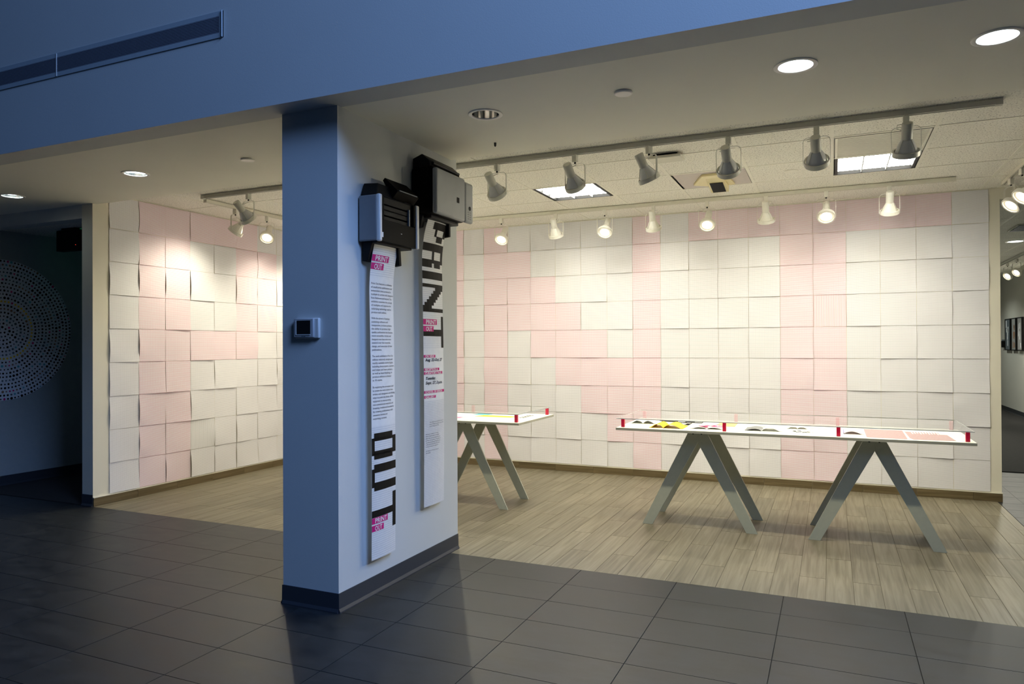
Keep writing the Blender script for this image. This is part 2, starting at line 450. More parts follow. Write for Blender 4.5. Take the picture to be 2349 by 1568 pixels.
# ------------------------------------------------------------------ acoustic ceiling
ca = empty('ceiling', (0, 0, 0), 'white acoustic tile ceiling over the gallery', kind='structure')
GX = [-4.05 + .0] + [-.41 + .6275 * k for k in range(-5, 10)]
GX = sorted(set(round(v, 3) for v in GX if v >= -4.05))
GY = [YE, .70, 1.31, 1.925, 2.535, 3.15, YW]
bars = MB()
TROFFER = [(-.41, 1.925), (2.10, 1.925)]
act = {}
for i in range(len(GX) - 1):
    for j in range(len(GY) - 1):
        x0, x1, y0, y1 = GX[i], GX[i + 1], GY[j], GY[j + 1]
        if any(abs(x0 - a) < .03 and abs(y0 - b) < .03 for a, b in TROFFER): continue
        if abs(x0 - 2.10) < .03 and abs(y0 - 1.31) < .03: continue
        if abs(x0 - .845) < .03 and abs(y0 - 1.925) < .03: continue
        key = (round(x1 - x0, 3), round(y1 - y0, 3))
        if key not in act: act[key] = BX(.008, x1 - x0 - .008, .008, y1 - y0 - .008, 0, .015).mesh('ceiling_tile', 'act')
        link(act[key], 'ceiling_tile', ca, (x0, y0, ZC + .002))
for v in GX: bars.box(v - .012, v + .012, YE, YW, ZC - .001, ZC + .0018)
for v in GY[1:-1]: bars.box(GX[0], GX[-1], v - .012, v + .012, ZC - .0014, ZC + .0015)
bars.box(GX[0], GX[-1], YW - .022, YW, ZC - .002, ZC + .002).box(XL, XL + .022, YE, YW, ZC - .002, ZC + .002)
bars.build('grid_bars', 'tbar', ca)
BX(-4.2, 7, YE, YW + .1, ZC + .10, ZC + .12).build('upper_slab', 'act', ca)
for n, (x0, y0) in enumerate(TROFFER):
    t = empty('ceiling_panel_light', (x0 + .314, y0 + .305, ZC),
              ['square lit louver light in the ceiling nearer the column', 'square lit louver light in the ceiling at right beside the grille'][n], 'ceiling light', 'square louver lights')
    h = .293
    fr = MB()
    for a in (-1, 1):
        fr.box(*(sorted((a * h, a * (h - .022)))), -h, h, -.001, .06).box(-h + .022, h - .022, *(sorted((a * h, a * (h - .012)))), -.001, .06)
    fr.build('frame', 'black', t)
    BX(-h, h, -h, h, .06, .064).build('top_cap', 'black', t)
    BX(-h + .024, h - .024, -h + .014, h - .014, .028, .034).build('diffuser', 'tro_emit', t)
    lv = MB()
    for q in (-1, 1):
        lv.box(q * .09 - .0045, q * .09 + .0045, -h + .014, h - .014, .004, .027)
        lv.box(-h + .024, h - .024, q * .093 - .0045, q * .093 + .0045, .004, .027)
    lv.build('louver_blades', 'louver', t)
# return grille
t = empty('air_grille', (2.414, 1.6175, ZC), 'flat square air return grille in the ceiling beside the right panel light', 'air grille')
g = MB()
for a in (-1, 1): g.box(*(sorted((a * .293, a * .278))), -.285, .285, -.004, .01).box(-.278, .278, *(sorted((a * .285, a * .27))), -.004, .01)
g.build('frame', 'tbar', t)
g = MB()
for q in range(26): g.box(-.278, .278, -.262 + q * .021, -.262 + q * .021 + .013, 0, .006)
g.build('slats', 'tbar', t)
BX(-.30, .30, -.292, .292, .012, .016).build('back_plate', 'metal_track', t)
# emergency unit panel
t = empty('ceiling_camera_unit', (1.165, 2.23, ZC), 'cream wedge-shaped ceiling unit with a black square window', 'ceiling fixture')
BX(-.29, .29, -.29, .29, 0, .012).build('panel', 'tilepanel', t)
MB().prism([(-.18, .10, 0), (-.06, -.22, 0), (.13, -.22, 0), (.16, .20, 0), (-.02, .22, 0)], (0, 0, -.02)).build('housing', 'creamplastic', t, bevel=.004)
MB().prism([(-.045, .235, -.02), (-.045, -.12, -.02), (-.045, .215, -.075)], (.15, 0, 0)).build('wedge', 'creamplastic', t, bevel=.004)
MB().prism([(-.025, .195, -.0735), (.085, .195, -.0735), (.085, -.02, -.0395), (-.025, -.02, -.0395)], (0, 0, -.003)).build('window', 'blackgloss', t)
# access point
t = empty('access_point', (.965, 1.27, ZC), 'flat white rounded box hung under the ceiling behind the third spotlight', 'ceiling fixture')
BX(-.125, .125, -.085, .085, -.040, -.018).build('housing', 'white_track', t, bevel=.01)
BX(-.09, .09, -.05, .05, -.018, 0).build('bracket', 'black', t)
tag(MB().lathe([(.001, -.006), (.05, -.006), (.055, 0)], 28, cap1=False).build('sprinkler_cover', 'tbar', None, (1.792, 2.203, ZC), smooth=True), 'flat white sprinkler cover in a ceiling tile near the wedge unit', 'sprinkler cover')

# ------------------------------------------------------------------ paper murals
def sheet_mesh(seed, m):
    rnd = random.Random(seed); n = 8; w = .3125; h = .3125
    v, f = [], []
    c1 = rnd.choice([.0, .001, .002, .004, .012]); c2 = rnd.choice([.0, .001, .002, .005, .013]) ; cs = rnd.choice([0, .003, .007, .012]); side = rnd.random() < .5
    for j in range(n + 1):
        for i in range(n + 1):
            u, t = i / n, j / n
            lo = (1 - t) ** 3
            d = .0038 + lo * (c1 * (1 - u) + c2 * u) + cs * ((1 - u) ** 4 if side else u ** 4) * math.sin(math.pi * min(1, t * 1.1)) + .0012 * math.sin(u * 5 + seed) * math.sin(t * 4 + seed * 2)
            v.append((u * w, -max(.001, d), t * h))
    for j in range(n):
        for i in range(n):
            a = j * (n + 1) + i; f.append((a, a + 1, a + n + 2, a + n + 1))
    mb = MB(); mb.v = v; mb.f = f
    return mb.mesh('sheet', m, smooth=True, fix=False)
SM = {m: [sheet_mesh(100 * q + s, m) for s in range(16)] for q, m in enumerate(('s_w', 's_p', 's_v', 's_g'))}
BIG = sheet_mesh(3, 's_p')
ZR = [2.862, 2.556, 2.247, 1.936, 1.621, 1.305, .989, .678, .372, .088]
EX = [-2.33, -2.021, -1.747, -1.435, -1.136, -.825, -.518, -.209, .085, .394, .698, 1.002, 1.309, 1.615, 1.926, 2.227, 2.525, 2.831, 3.123, 3.415]
CB = ['PPPPPPPPP', 'WWWWWWWWW', 'PPPPPPPPP', 'WPPPWWWWW', 'WWPPPWWWW', 'WWWPPPWWW', 'WWWWPPPWW', 'WWWWWPPPW', 'PPPPPPPPP', 'WWWWWWWWW',
      'PWWWWWWWW', 'PWWWWWWWW', 'PWWWWWWWW', 'PPPPPPPPP', 'PPPVPPPPP', 'PWWWWWWWW', 'PWWWWWWWW', 'PWWWWWWWW', 'WWWWWWWWW']
EX = [-2.33 - .309 * k for k in range(5, 0, -1)] + EX
CB = ['WWWWWWWWW', 'PPPPPPPPP', 'WPPPWWWWW', 'WWWPPWWWW', 'WWWWWPPWW'] + CB
EX = [max(v, XL + .01) for v in EX]
MK = {'P': 's_p', 'W': 's_w', 'V': 's_v', 'G': 's_g'}
mb_ = empty('paper_mural', (0, YW, 0), 'large mural of square grid-printed pink and white sheets covering the back wall', 'mural')
rnd = random.Random(5)
for c in range(len(EX) - 1):
    for r in range(9):
        o = link(rnd.choice(SM[MK[CB[c][r]]]), 'sheet', mb_, (EX[c] - .0005, -.0022 * ((c + r) % 2), ZR[r + 1]))
        o.scale = ((EX[c + 1] - EX[c] - .0028) / .3125, 1, (ZR[r] - ZR[r + 1] - .0025) / .3125)
EY = [.461, .773, 1.077, 1.384, 1.703, 2.016, 2.345, 2.662, 2.98, 3.29, 3.60]
CL = ['WWWWWWWWW', 'PPPPPPPPP', 'PPPPPPPPP', 'PWWWPWGWW', 'PWWWPWWWW', 'PPPPPWWWW', 'WPPPWWWWW', 'WWWWWWWWW', 'PPPPPWWWW', 'WWWWWWWWW']
CL[3] = 'PWWWPWWGW'
ml = empty('paper_mural', (XL, 0, 0), 'mural of square grid-printed sheets on the left wall, seen left of the column', 'mural', rz=0)
for c in range(len(EY) - 1):
    for r in range(9):
        o = link(rnd.choice(SM[MK[CL[c][r]]]), 'sheet', ml, (.0022 * ((c + r) % 2), EY[c] - .0005, ZR[r + 1]), R(90))
        o.scale = ((EY[c + 1] - EY[c] - .0028) / .3125, 1, (ZR[r] - ZR[r + 1] - .0025) / .3125)

# ------------------------------------------------------------------ track lights
def track(p0, p1, m, label):
    p0, p1 = Vector(p0), Vector(p1); L_ = (p1 - p0).length; a = math.atan2(p1.y - p0.y, p1.x - p0.x)
    t = empty('light_track', p0, label, 'light track', rz=a)
    b = MB()
    b.box(0, L_, -.018, .018, -.006, 0).box(0, L_, -.018, -.013, -.032, -.006).box(0, L_, .013, .018, -.032, -.006)
    b.box(0, L_, -.013, -.006, -.032, -.028).box(0, L_, .006, .013, -.032, -.028)
    b.build('rail', m, t)
    BX(0, L_, -.012, .012, -.014, -.0065).build('channel', 'black', t)
    BX(-.006, .03, -.019, .019, -.034, 0).build('end_cap', m, t); BX(L_ - .03, L_ + .006, -.019, .019, -.034, 0).build('end_cap', m, t)
ZT = ZC - .004
track((-3.29, .855, ZT), (2.998, .855, ZT), 'metal_track', 'grey light track nearest the lobby, running above the tables')
track((-3.30, 3.0, ZT), (3.061, 3.02, ZT), 'white_track', 'white light track close to the back wall mural')
track((-3.39, .98, ZT), (-3.39, 3.45, ZT), 'white_track', 'white light track close to the left wall mural')
track((3.475, 3.40, ZT), (3.475, .9, ZT), 'white_track', 'white light track at the right edge, running toward the corridor')
def head(x, y, aim, tilt, m, label, group, power, angle=70, on=True, z0=ZT - .034, s=1.0, color=WARM):
    t = empty('track_spotlight', (x, y, z0), label, 'spotlight', group, rz=R(aim) - R(90)); t.scale = (s, s, s)
    BX(-.017, .017, -.019, .019, -.052, 0).build('adapter', m, t, bevel=.002)
    MB().lathe([(.007, -.065), (.007, -.050)], 12).build('swivel', 'black', t)
    w = .080; top = -.066; pz = -.225; rr = .03
    pts = [(-w, 0, pz - .012)] + [(-w, 0, top - rr)] + [(-w + rr - rr * math.cos(a), 0, top - rr + rr * math.sin(a)) for a in [R(q) for q in (22, 45, 68, 90)]]
    pts += [(-p[0], 0, p[2]) for p in reversed(pts)]
    yk = MB(); n = 0
    hw, th = .007, .0012      # flat strap
    for i, p in enumerate(pts):
        a = Vector(pts[max(i - 1, 0)]); c = Vector(pts[min(i + 1, len(pts) - 1)]); d = (c - a).normalized(); nn = Vector((-d.z, 0, d.x)) * th
        for sx, sy in ((1, 1), (1, -1), (-1, -1), (-1, 1)):
            yk.v.append((p[0] + nn.x * sx, hw * sy, p[2] + nn.z * sx))
        if i:
            for q in range(4): yk.f.append((4 * (i - 1) + q, 4 * (i - 1) + (q + 1) % 4, 4 * i + (q + 1) % 4, 4 * i + q))
    yk.f.append((0, 1, 2, 3)); yk.f.append((4 * (len(pts) - 1) + 3, 4 * (len(pts) - 1) + 2, 4 * (len(pts) - 1) + 1, 4 * (len(pts) - 1)))
    yk.build('yoke', m, t)
    RM = Matrix.Translation((0, 0, pz)) @ Matrix.Rotation(R(-90 - tilt), 4, 'X')
    # local z of RM = lamp axis, pointing forward (+y) and down by tilt
    MB().lathe([(.0285, -.185), (.031, -.181), (.031, -.086), (.029, -.082)], 24, RM).build('lamp_housing', m, t, smooth=True)
    MB().lathe([(.030, -.086), (.033, -.080), (.050, -.045), (.062, -.012), (.064, .004)], 28, RM, cap0=False, cap1=False).build('bulb_shell', 'lamp_glass' if m == 'lamp_grey' else 'lamp_white', t, smooth=True)
    MB().lathe([(.068, -.016), (.076, -.016), (.077, .014), (.066, .014), (.068, -.016)], 32, RM, cap0=False, cap1=False).build('ring', m, t, smooth=True)
    br = MB()
    for a in (0, 90, 180, 270):
        c, s_ = math.cos(R(a + 45)), math.sin(R(a + 45))
        br.tube([RM @ Vector((.031 * c, .031 * s_, -.088)), RM @ Vector((.070 * c, .070 * s_, -.012))], .0022, 6)
    br.build('brace', m, t)
    MB().lathe([(.0001, .009), (.040, .009), (.047, .004)], 28, RM, cap0=False, cap1=False).build('lamp_face', 'lamp_face' if on else 'white_track', t, smooth=True)
    MB().lathe([(.047, .004), (.064, .007)], 28, RM, cap0=False, cap1=False).build('lamp_rim', 'lamp_white', t, smooth=True)
    e = RM @ Vector((-.01, 0, -.178))
    sgn = 1 if m == 'lamp_grey' else -1
    MB().tube([(0, 0, -.06), (.012 * sgn, -.008, -.075), (-.02 * sgn, -.03, -.095), (-.052 * sgn, -.035, (e.z - .09) / 2 - .0), (-.05 * sgn, e.y * .6, e.z + .01), (e.x, e.y, e.z)], .0026, 6).build('cord', m, t, smooth=True)
    if power:
        l = bpy.data.lights.new('spot_beam', 'SPOT'); l.energy = power; l.color = color; l.spot_size = R(angle); l.spot_blend = 1.0; l.shadow_soft_size = .022
        o = bpy.data.objects.new('spot_beam', l); COL.objects.link(o); o.parent = t
        o.location = RM @ Vector((0, 0, .02))
        d = (RM @ Vector((0, 0, 1)) - RM @ Vector((0, 0, 0)))
        o.rotation_euler = d.to_track_quat('-Z', 'Y').to_euler()
    return t
G1 = 'grey spotlights on the track nearest the lobby'
ord_ = ['leftmost right of the column', 'second right of the column', 'third, tilted sideways in front of the flat white ceiling box', 'fourth, in front of the wedge unit', 'fifth, left of the air grille', 'last, hanging in front of the air grille']
for n, (x, az, tl) in enumerate([(-.24, 85, 43), (.389, 82, 45), (.933, 52, 60), (1.468, 88, 42), (2.009, 88, 42), (2.51, 90, 58)]):
    wt = (.65, .7, 1, 1.1, 1.1, 1)[n]
    head(x, .855, az, tl, 'lamp_grey', 'grey track spotlight, ' + ord_[n], G1, PSPOT * 1.5 * wt, 130)
head(-2.728, .855, 80, 45, 'lamp_grey', 'grey track spotlight seen left of the column', G1, PSPOT * 2.0, 130)
for x, w in ((-2.1, 'left of'), (-1.45, 'directly behind'), (-.83, 'right of')):
    head(x, .855, 88, 43, 'lamp_grey', 'grey track spotlight on the near track hidden by the column, ' + w + ' its middle', G1, PSPOT * (1.7 if x < -1 else .5), 130)  # unseen heads assumed behind the column, added to lift the ambient at left
G2 = 'white spotlights on the track by the back wall'
ord2 = ['first right of the printers', 'second', 'third', 'fourth', 'fifth', 'sixth', 'seventh', 'eighth, nearest the corridor']
for n, x in enumerate([-1.197, -.563, -.029, .475, .997, 1.536, 2.052, 2.561]):
    face = n % 2 == 0
    head(x, 3.0, -90 - (0 if n else 0) if face else 90, 50 if face else 62, 'lamp_white',
         ('white lit spotlight facing the tables, ' if face else 'white spotlight turned to the wall, ') + ord2[n] + ' on the back track', G2, PSPOT * (1.5 if face else .3), 118 if face else 140)
for x, w in ((-3.0, 'nearest the left mural'), (-1.85, 'nearer the first visible one')):
    head(x, 3.0, -90, 50, 'lamp_white', 'white lit spotlight on the back track hidden by the column, ' + w, G2, PSPOT * 2.2, 118)  # more unseen heads, added to throw light onto the left lobby floor
G3 = 'white spotlights on the left track'
head(-3.39, 1.359, 195, 52, 'lamp_white', 'white spotlight turned to the left mural, seen beside the grey one', G3, PSPOT * 1.5, 110)
head(-3.39, 1.80, -60, 45, 'lamp_white', 'lit white spotlight facing the lobby, just left of the column', G3, PSPOT * 1.5, 118)
head(-3.39, 2.35, 180, 56, 'lamp_white', 'added unseen white spotlight turned to the left mural, third on the left track', G3, PSPOT * 1.2, 105)  # unseen head assumed behind the column, added for light balance
head(-3.39, 2.9, 175, 56, 'lamp_white', 'added unseen white spotlight turned to the left mural, fourth on the left track', G3, PSPOT * 1.2, 105)  # another unseen head added to light the left wall
G4 = 'white spotlights on the right track'
head(3.475, 3.10, 205, 45, 'lamp_white', 'lit white spotlight above the corridor corner at the right edge', G4, PSPOT * 1.4, 125)
head(3.475, 2.716, 205, 45, 'lamp_white', 'lit white spotlight cut by the right edge of the picture', G4, PSPOT * 1.4, 125)
head(3.475, 2.05, 200, 35, 'lamp_white', 'added white spotlight out of view on the right track, third from the corridor', G4, PSPOT * 1.5, 110)  # out-of-view head added to warm the side face of the column
head(3.475, 1.35, 190, 30, 'lamp_white', 'added white spotlight out of view on the right track, nearest the lobby', G4, PSPOT * 1.5, 110)  # second out-of-view head added for warm light on the column side

# ------------------------------------------------------------------ bulkhead vent
t = empty('linear_vent', (-1.034, YB, 3.19), 'long slotted air vent on the blue bulkhead at upper left', 'air vent')
Lv = 4.0
f = MB(); f.box(-Lv, 0, -.006, 0, 0, .028).box(-Lv, 0, -.006, 0, .122, .15).box(-.026, 0, -.006, 0, .028, .122)
f.box(-.004, 0, -.014, 0, 0, .15)
f.build('frame', 'vent', t)
BX(-Lv, -.026, -.002, 0, .028, .122).build('back_plate', 'darkbay', t)
for q in range(11): BX(-Lv, -.0265, -.0062, -.002, .0300 + q * .0085, .0350 + q * .0085).build('slat', 'ventdark', t)
BX(-1.432, -1.426, -.0085, 0, .002, .148).build('joint_strip', 'plight', t)

# ------------------------------------------------------------------ thermostat
t = empty('thermostat', (-.556, CY0, 1.545), 'square grey thermostat with black screen on the blue column face', 'thermostat')
BX(-.083, .083, -.020, 0, -.056, .056).build('housing', 'plight', t, bevel=.006)
fc = BX(-.083, .055, -.030, -.018, -.052, .054).build('front_cover', 'pgrey', t, bevel=.005)
BX(-.062, .034, -.0312, -.0292, -.034, .042).build('screen_recess', 'darkbay', fc)
b = MB().box(-.066, -.062, -.0335, -.0295, -.037, .042).box(-.062, .034, -.0335, -.0295, -.038, -.034)
b.build('screen_lip', 'plight', fc)
MB().lathe([(.004, .0298), (.004, .0306)], 12, Matrix.Translation((-.022, 0, -.0455)) @ Matrix.Rotation(R(90), 4, 'X')).build('logo_mark', 'steel', fc)
BX(-.014, 0, -.0306, -.0298, -.048, -.0435).build('logo_mark', 'steel', fc)

# ------------------------------------------------------------------ printers on the column
X0 = CX1
t = empty('printer', (X0, -.545, 2.04), 'black and grey inkjet printer hung upright, lower and nearer the lobby', 'printer')
y0, y1 = -.211, .212            # local extents
D = .150
BX(.006, D - .022, y0 + .012, y1 - .012, .002, .262).build('body', 'black', t, bevel=.012)
BX(.010, D - .018, y0, y0 + .016, -.004, .255).build('side_panel', 'pside', t, bevel=.014)['label'] = 'blue-grey lit side panel'
BX(.010, D - .018, y1 - .016, y1, -.004, .255).build('side_panel', 'pgrey', t, bevel=.014)
BX(D - .024, D + .002, y0 + .001, y0 + .030, -.008, .258).build('edge_trim', 'plight', t, bevel=.008)
BX(D - .024, D + .002, y1 - .030, y1 + .001, -.008, .258).build('edge_trim', 'plight', t, bevel=.008)
f = MB().box(D - .020, D - .006, y0 + .020, y1 - .018, -.006, .120).box(D - .020, D - .006, y0 + .020, y0 + .060, .120, .255).box(D - .020, D - .006, y1 - .052, y1 - .018, .120, .255)
fp = f.build('front_panel', 'blackgloss', t, bevel=.003)
BX(D - .050, D - .040, y0 + .060, y1 - .052, .120, .255).build('open_bay', 'darkbay', t)
b = MB()
for q, (za, zb) in enumerate([(.205, .214), (.176, .182), (.142, .152)]): b.box(D - .034, D - .022, y0 + .066, y1 - .075 + .01 * q, za, zb)
b.box(D - .034, D - .012, y1 - .095, y1 - .085, .122, .22)
b.build('bay_rail', 'steel', fp)
BX(D - .006, D - .0052, y0 + .032, y0 + .048, .018, .046).build('white_sticker', 'white', fp)
BX(D - .006, D - .0052, .018, .030, .060, .063).build('maker_mark', 'plight', fp)
MB().prism([(.01, y0 + .02, .26), (.01, y0 + .05, .335), (.09, y0 + .075, .335), (.115, y0 + .02, .26)], (0, .30, 0)).build('rear_feeder', 'black', t, bevel=.005)
MB().prism([(.115, -.03, .262), (.155, -.03, .305), (.065, -.03, .39), (.050, -.03, .375)], (0, .235, 0)).build('paper_flap', 'blackgloss', t, bevel=.003)
MB().tube([(.152, -.01, .309), (.152, .185, .309)], .004, 8).build('flap_edge', 'steel', t)
MB().prism([(.02, y0 + .025, -.005), (.085, y0 + .025, -.005), (.05, y0 + .03, -.108), (.012, y0 + .03, -.112)], (0, .075, 0)).build('tray_arm', 'black', t, bevel=.003)
MB().prism([(.04, .055, -.005), (.10, .055, -.005), (.075, .105, -.112), (.035, .105, -.118)], (0, .028, 0)).build('tray_arm', 'black', t, bevel=.003)
BX(.028, .110, y0 + .03, y1 - .02, -.014, .004).build('outlet_lip', 'darkbay', t, bevel=.003)

t = empty('printer', (X0, .035, 2.28), 'silver-lidded inkjet printer hung upright, higher and nearer the gallery', 'printer')
y0, y1, D = -.248, .255, .205
BX(.004, D - .03, y0 + .004, y1 - .04, .0, .305).build('body', 'blackgloss', t, bevel=.035, seg=4)
lid = BX(D - .034, D, y0, y1 - .122, -.004, .282).build('lid', 'silver', t, bevel=.012, seg=3)
cp = BX(D - .034, D, y1 - .121, y1, -.004, .270).build('control_panel', 'silver', t, bevel=.018, seg=3)
MB().prism([(.012, y0 + .03, .285), (.012, y0 + .03, .36), (.08, y0 + .03, .385), (.135, y0 + .03, .335), (.14, y0 + .03, .285)], (0, .40, 0)).build('rear_feeder', 'black', t, bevel=.006)
MB().tube([(.142, y0 + .06, .325), (.142, y1 - .10, .325)], .010, 10).build('feed_roller', 'darkbay', t)
BX(D, D + .0012, .015, .048, .105, .140).build('maker_mark', 'ink', lid)
MB().lathe([(.014, 0), (.014, .003)], 20, Matrix.Translation((D, y1 - .058, .095)) @ Matrix.Rotation(R(90), 4, 'Y')).build('round_button', 'black', cp)
b = MB()
for q in range(4):
    for w in range(2): b.box(D, D + .0012, y1 - .085 + w * .030, y1 - .071 + w * .030, .020 + q * .015, .026 + q * .015)
b.build('panel_keys', 'greyink', cp)
BX(.012, .13, y0 + .06, y1 - .08, -.022, .006).build('outlet_lip', 'darkbay', t, bevel=.004)
MB().prism([(.02, -.225, 0), (.09, -.225, 0), (.055, -.200, -.075), (.015, -.20, -.08)], (0, .04, 0)).build('tray_arm', 'black', t, bevel=.003)
MB().prism([(.03, .060, 0), (.12, .060, 0), (.095, .105, -.10), (.05, .105, -.105)], (0, .025, 0)).build('tray_arm', 'black', t, bevel=.003)

# ------------------------------------------------------------------ printed banners
def text_polys(s, size, bold=0.0, shear=0.0):
    cu = bpy.data.curves.new('t', 'FONT'); cu.body = s; cu.size = size; cu.offset = bold; cu.shear = shear; cu.resolution_u = 2
    o = bpy.data.objects.new('t', cu); COL.objects.link(o)
    dg = bpy.context.evaluated_depsgraph_get(); dg.update()
    me = bpy.data.meshes.new_from_object(o.evaluated_get(dg))
    vs = [v.co.copy() for v in me.vertices]; fs = [tuple(p.vertices) for p in me.polygons]
    bpy.data.objects.remove(o); bpy.data.curves.remove(cu); bpy.data.meshes.remove(me)
    return vs, fs
class Banner:
    def __init__(s, label, yl, w, ztop, zbot, d0, d1):
        s.yl, s.w, s.zt, s.zb, s.d0, s.d1 = yl, w, ztop, zbot, d0, d1
        s.t = empty('printed_banner', (X0, yl, 0), label, 'banner', 'long paper banners hanging from the printers')
        n = 40; mb = MB()
        for sd in (0, 1):
            for j in range(n + 1):
                for i in range(5):
                    z = zbot + (ztop - zbot) * j / n
                    mb.v.append(s.pt(w * i / 4, z, -.0006 * sd))
        for sd in (0, 1):
            b0 = sd * (n + 1) * 5
            for j in range(n):
                for i in range(4):
                    a = b0 + j * 5 + i; q = (a, a + 1, a + 6, a + 5); mb.f.append(q if not sd else q[::-1])
        mb.build('paper', 'white', s.t, smooth=True, fix=False)
    def D(s, z):
        k = max(0, (z - (s.zt - .28)) / .28)
        return s.d0 + (s.d1 - s.d0) * k * k + .006 * math.sin((z - s.zb) * 2.3)
    def pt(s, u, z, off=0.0):      # the paper is a 4 x 40 facet sheet; prints lie exactly on its facets
        hz = (s.zt - s.zb) / 40; k = min(39, max(0, int((z - s.zb) / hz + 1e-6))); f = (z - s.zb) / hz - k
        d = s.D(s.zb + k * hz) * (1 - f) + s.D(s.zb + (k + 1) * hz) * f
        v = min(.9999, max(0, u / s.w)) * 4; k = int(v + 1e-6); f = v - k
        b = lambda q: .008 * (2 * q / 4 - 1) ** 2
        return (d - (b(k) * (1 - f) + b(k + 1) * f) + off, u + .012 * (s.zt - z) / 1.8, z)
    def rects(s, name, m, rs, off=.0010):   # (u0,u1,zlo,zhi) in 0..1 of width
        mb = MB()
        for (a, b, z0, z1) in rs:
            hz = (s.zt - s.zb) / 40
            zs = [z0] + [s.zb + hz * q for q in range(41) if z0 + 1e-5 < s.zb + hz * q < z1 - 1e-5] + [z1]
            us = [a] + [q / 4 for q in range(1, 4) if a + 1e-5 < q / 4 < b - 1e-5] + [b]
            for za, zb in zip(zs[:-1], zs[1:]):
                for ua, ub in zip(us[:-1], us[1:]):
                    ua, ub = ua * s.w, ub * s.w
                    mb.poly([s.pt(ua, za, off), s.pt(ub, za, off), s.pt(ub, zb, off), s.pt(ua, zb, off)])
        return mb.build(name, m, s.t, fix=False)
    def text(s, name, m, lines, bold=0.0, off=.0014, shear=0.0):
        mb = MB()
        for (txt, u, z, size, width) in lines:
            vs, fs = text_polys(txt, size, bold, shear)
            if not vs: continue
            mw = max(v.x for v in vs); sx = (width * s.w / mw) if width else 1
            n = len(mb.v)
            for v in vs: mb.v.append(s.pt(u * s.w + v.x * sx, z + v.y, off))
            for f in fs: mb.f.append(tuple(n + q for q in f))
        return mb.build(name, m, s.t, fix=False)
    def lines(s, z0, z1, p, vert=False):
        rs = []; z = z0
        while z < z1: rs.append((.0, 1, z, z + .0022)); z += p
        if vert:
            for q in range(1, 19): rs.append((q / 19, q / 19 + .006, z0, z1))
        return rs
# block letters, rotated a quarter turn (reading downwards): list of (u0,u1,z0,z1)
b1 = Banner('printed paper banner under the lower printer with OUT in black at its foot', -.706, .242, 2.024, .222, .056, .095)
b1.rects('print_lines', 'faint', b1.lines(1.85, 2.015, .0125) + b1.lines(.225, .985, .0125, True), .0006)['kind'] = 'stuff'
H = []
H += [(.08, .84, .900, .945), (0, 1, .905, .918), (0, .10, .818, .918), (.84, 1, .818, .918), (.08, .84, .795, .844), (0, 1, .818, .832)]       # O
H += [(.08, 1, .718, .766), (0, .10, .635, .741), (.08, 1, .614, .663)]                                             # U
H += [(.84, 1, .378, .584), (0, .86, .463, .503)]                                                                    # T
b1.rects('block_letters', 'ink', H, .0011)
def logo(b, z, sc, name='logo_block'):
    h = .033 * sc
    b.rects(name, 'magenta', [(.0, .58 * sc, z - h, z), (0, .42 * sc, z - h * 2.25, z - h * 1.25)], .0015)
    b.text('logo_text', 'white', [('PRINT', .10 * sc, z - h * .9, h * 1.12, .44 * sc), ('OUT', .10 * sc, z - h * 2.16, h * 1.12, .26 * sc)], .0006, .0019)
logo(b1, 1.968, 1.12); logo(b1, .462, 1.05)
P1 = ['Print Out features a collection', 'of small-press publications and', 'independent zines produced in', 'multiple by artists and designers', 'from Baltimore and beyond. The', 'exhibition examines the concept', 'of multiples and explores the', 'underlying technology used to', 'produce each edition.']
P2 = ['With the advent of desktop', 'publishing software and', 'inexpensive, in-home printers,', 'the ability to produce high-', 'quality publications has become', 'more accessible. Artists and', 'designers now have even more', 'control over the materials,', 'design, and execution of their', 'publications.']
P3 = ['The work exhibited in Print Out', 'utilizes relatively simple and', 'readily available technologies,', 'including photocopiers, scanners,', 'and inkjet and laser printers,', 'as well as hand finishing, to', 'produce editions as limited', 'as 10 copies.']
P4 = ['By exploring the processes used', 'to create the work shown here,', 'artists and designers are finding', 'ways to push the limits of the', 'equipment by incorporating', 'non-conventional materials and', 'breaking traditional boundaries', 'by creating publications with', 'uncommon formats and', 'surprising content.']
ls = []
for P, za, zb in ((P1, 1.806, 1.640), (P2, 1.606, 1.425), (P3, 1.388, 1.250), (P4, 1.210, 1.030)):
    for q, s in enumerate(P):
        ls.append((s, .05, za - (za - zb) * q / (len(P) - 1) - .006, .0150, .028 * len(s)))
b1.text('body_text', 'greyink', ls, .00025)

b2 = Banner('printed paper banner under the higher printer with PRINT in black down its length', -.130, .257, 2.256, .405, .056, .105)
b2.rects('print_lines', 'faint', b2.lines(1.432, 2.25, .0125) + b2.lines(.41, 1.09, .0105, True), .0006)['kind'] = 'stuff'
H = []
def lets(zs, spans): 
    for a, b in spans: H.append((a, b, zs[0], zs[1]))
lets((2.205, 2.25), [(0.3, 1)])
lets((2.160, 2.205), [(.43, .53), (.87, 1)]); lets((2.125, 2.165), [(.55, .87)]); lets((2.160, 2.165), [(.43, 1)])
lets((2.0632, 2.1143), [(0, 1)])                                                          # R stem
lets((2.0094, 2.0632), [(.43, .53), (.87, 1)]); lets((1.986, 2.0094), [(0, .43), (.43, .53), (.53, 1)]); lets((1.957, 1.986), [(0, .43), (.53, .87)])
lets((1.880, 1.931), [(0, 1)])                                                          # I
lets((1.8268, 1.850), [(0, 1)])                                                          # N
for q in range(7):
    lets((1.8268 - (q + 1) * .0196, 1.8268 - q * .0196), [(max(0, .53 - .10 * q + .04), min(1, .87 - .10 * q + .12))])
lets((1.6657, 1.6899), [(0, 1)])
lets((1.432, 1.640), [(.87, 1)]); lets((1.508, 1.552), [(0, .9)])                       # T
b2.rects('block_letters', 'ink', H, .0011)
logo(b2, 1.6185, 1.08)
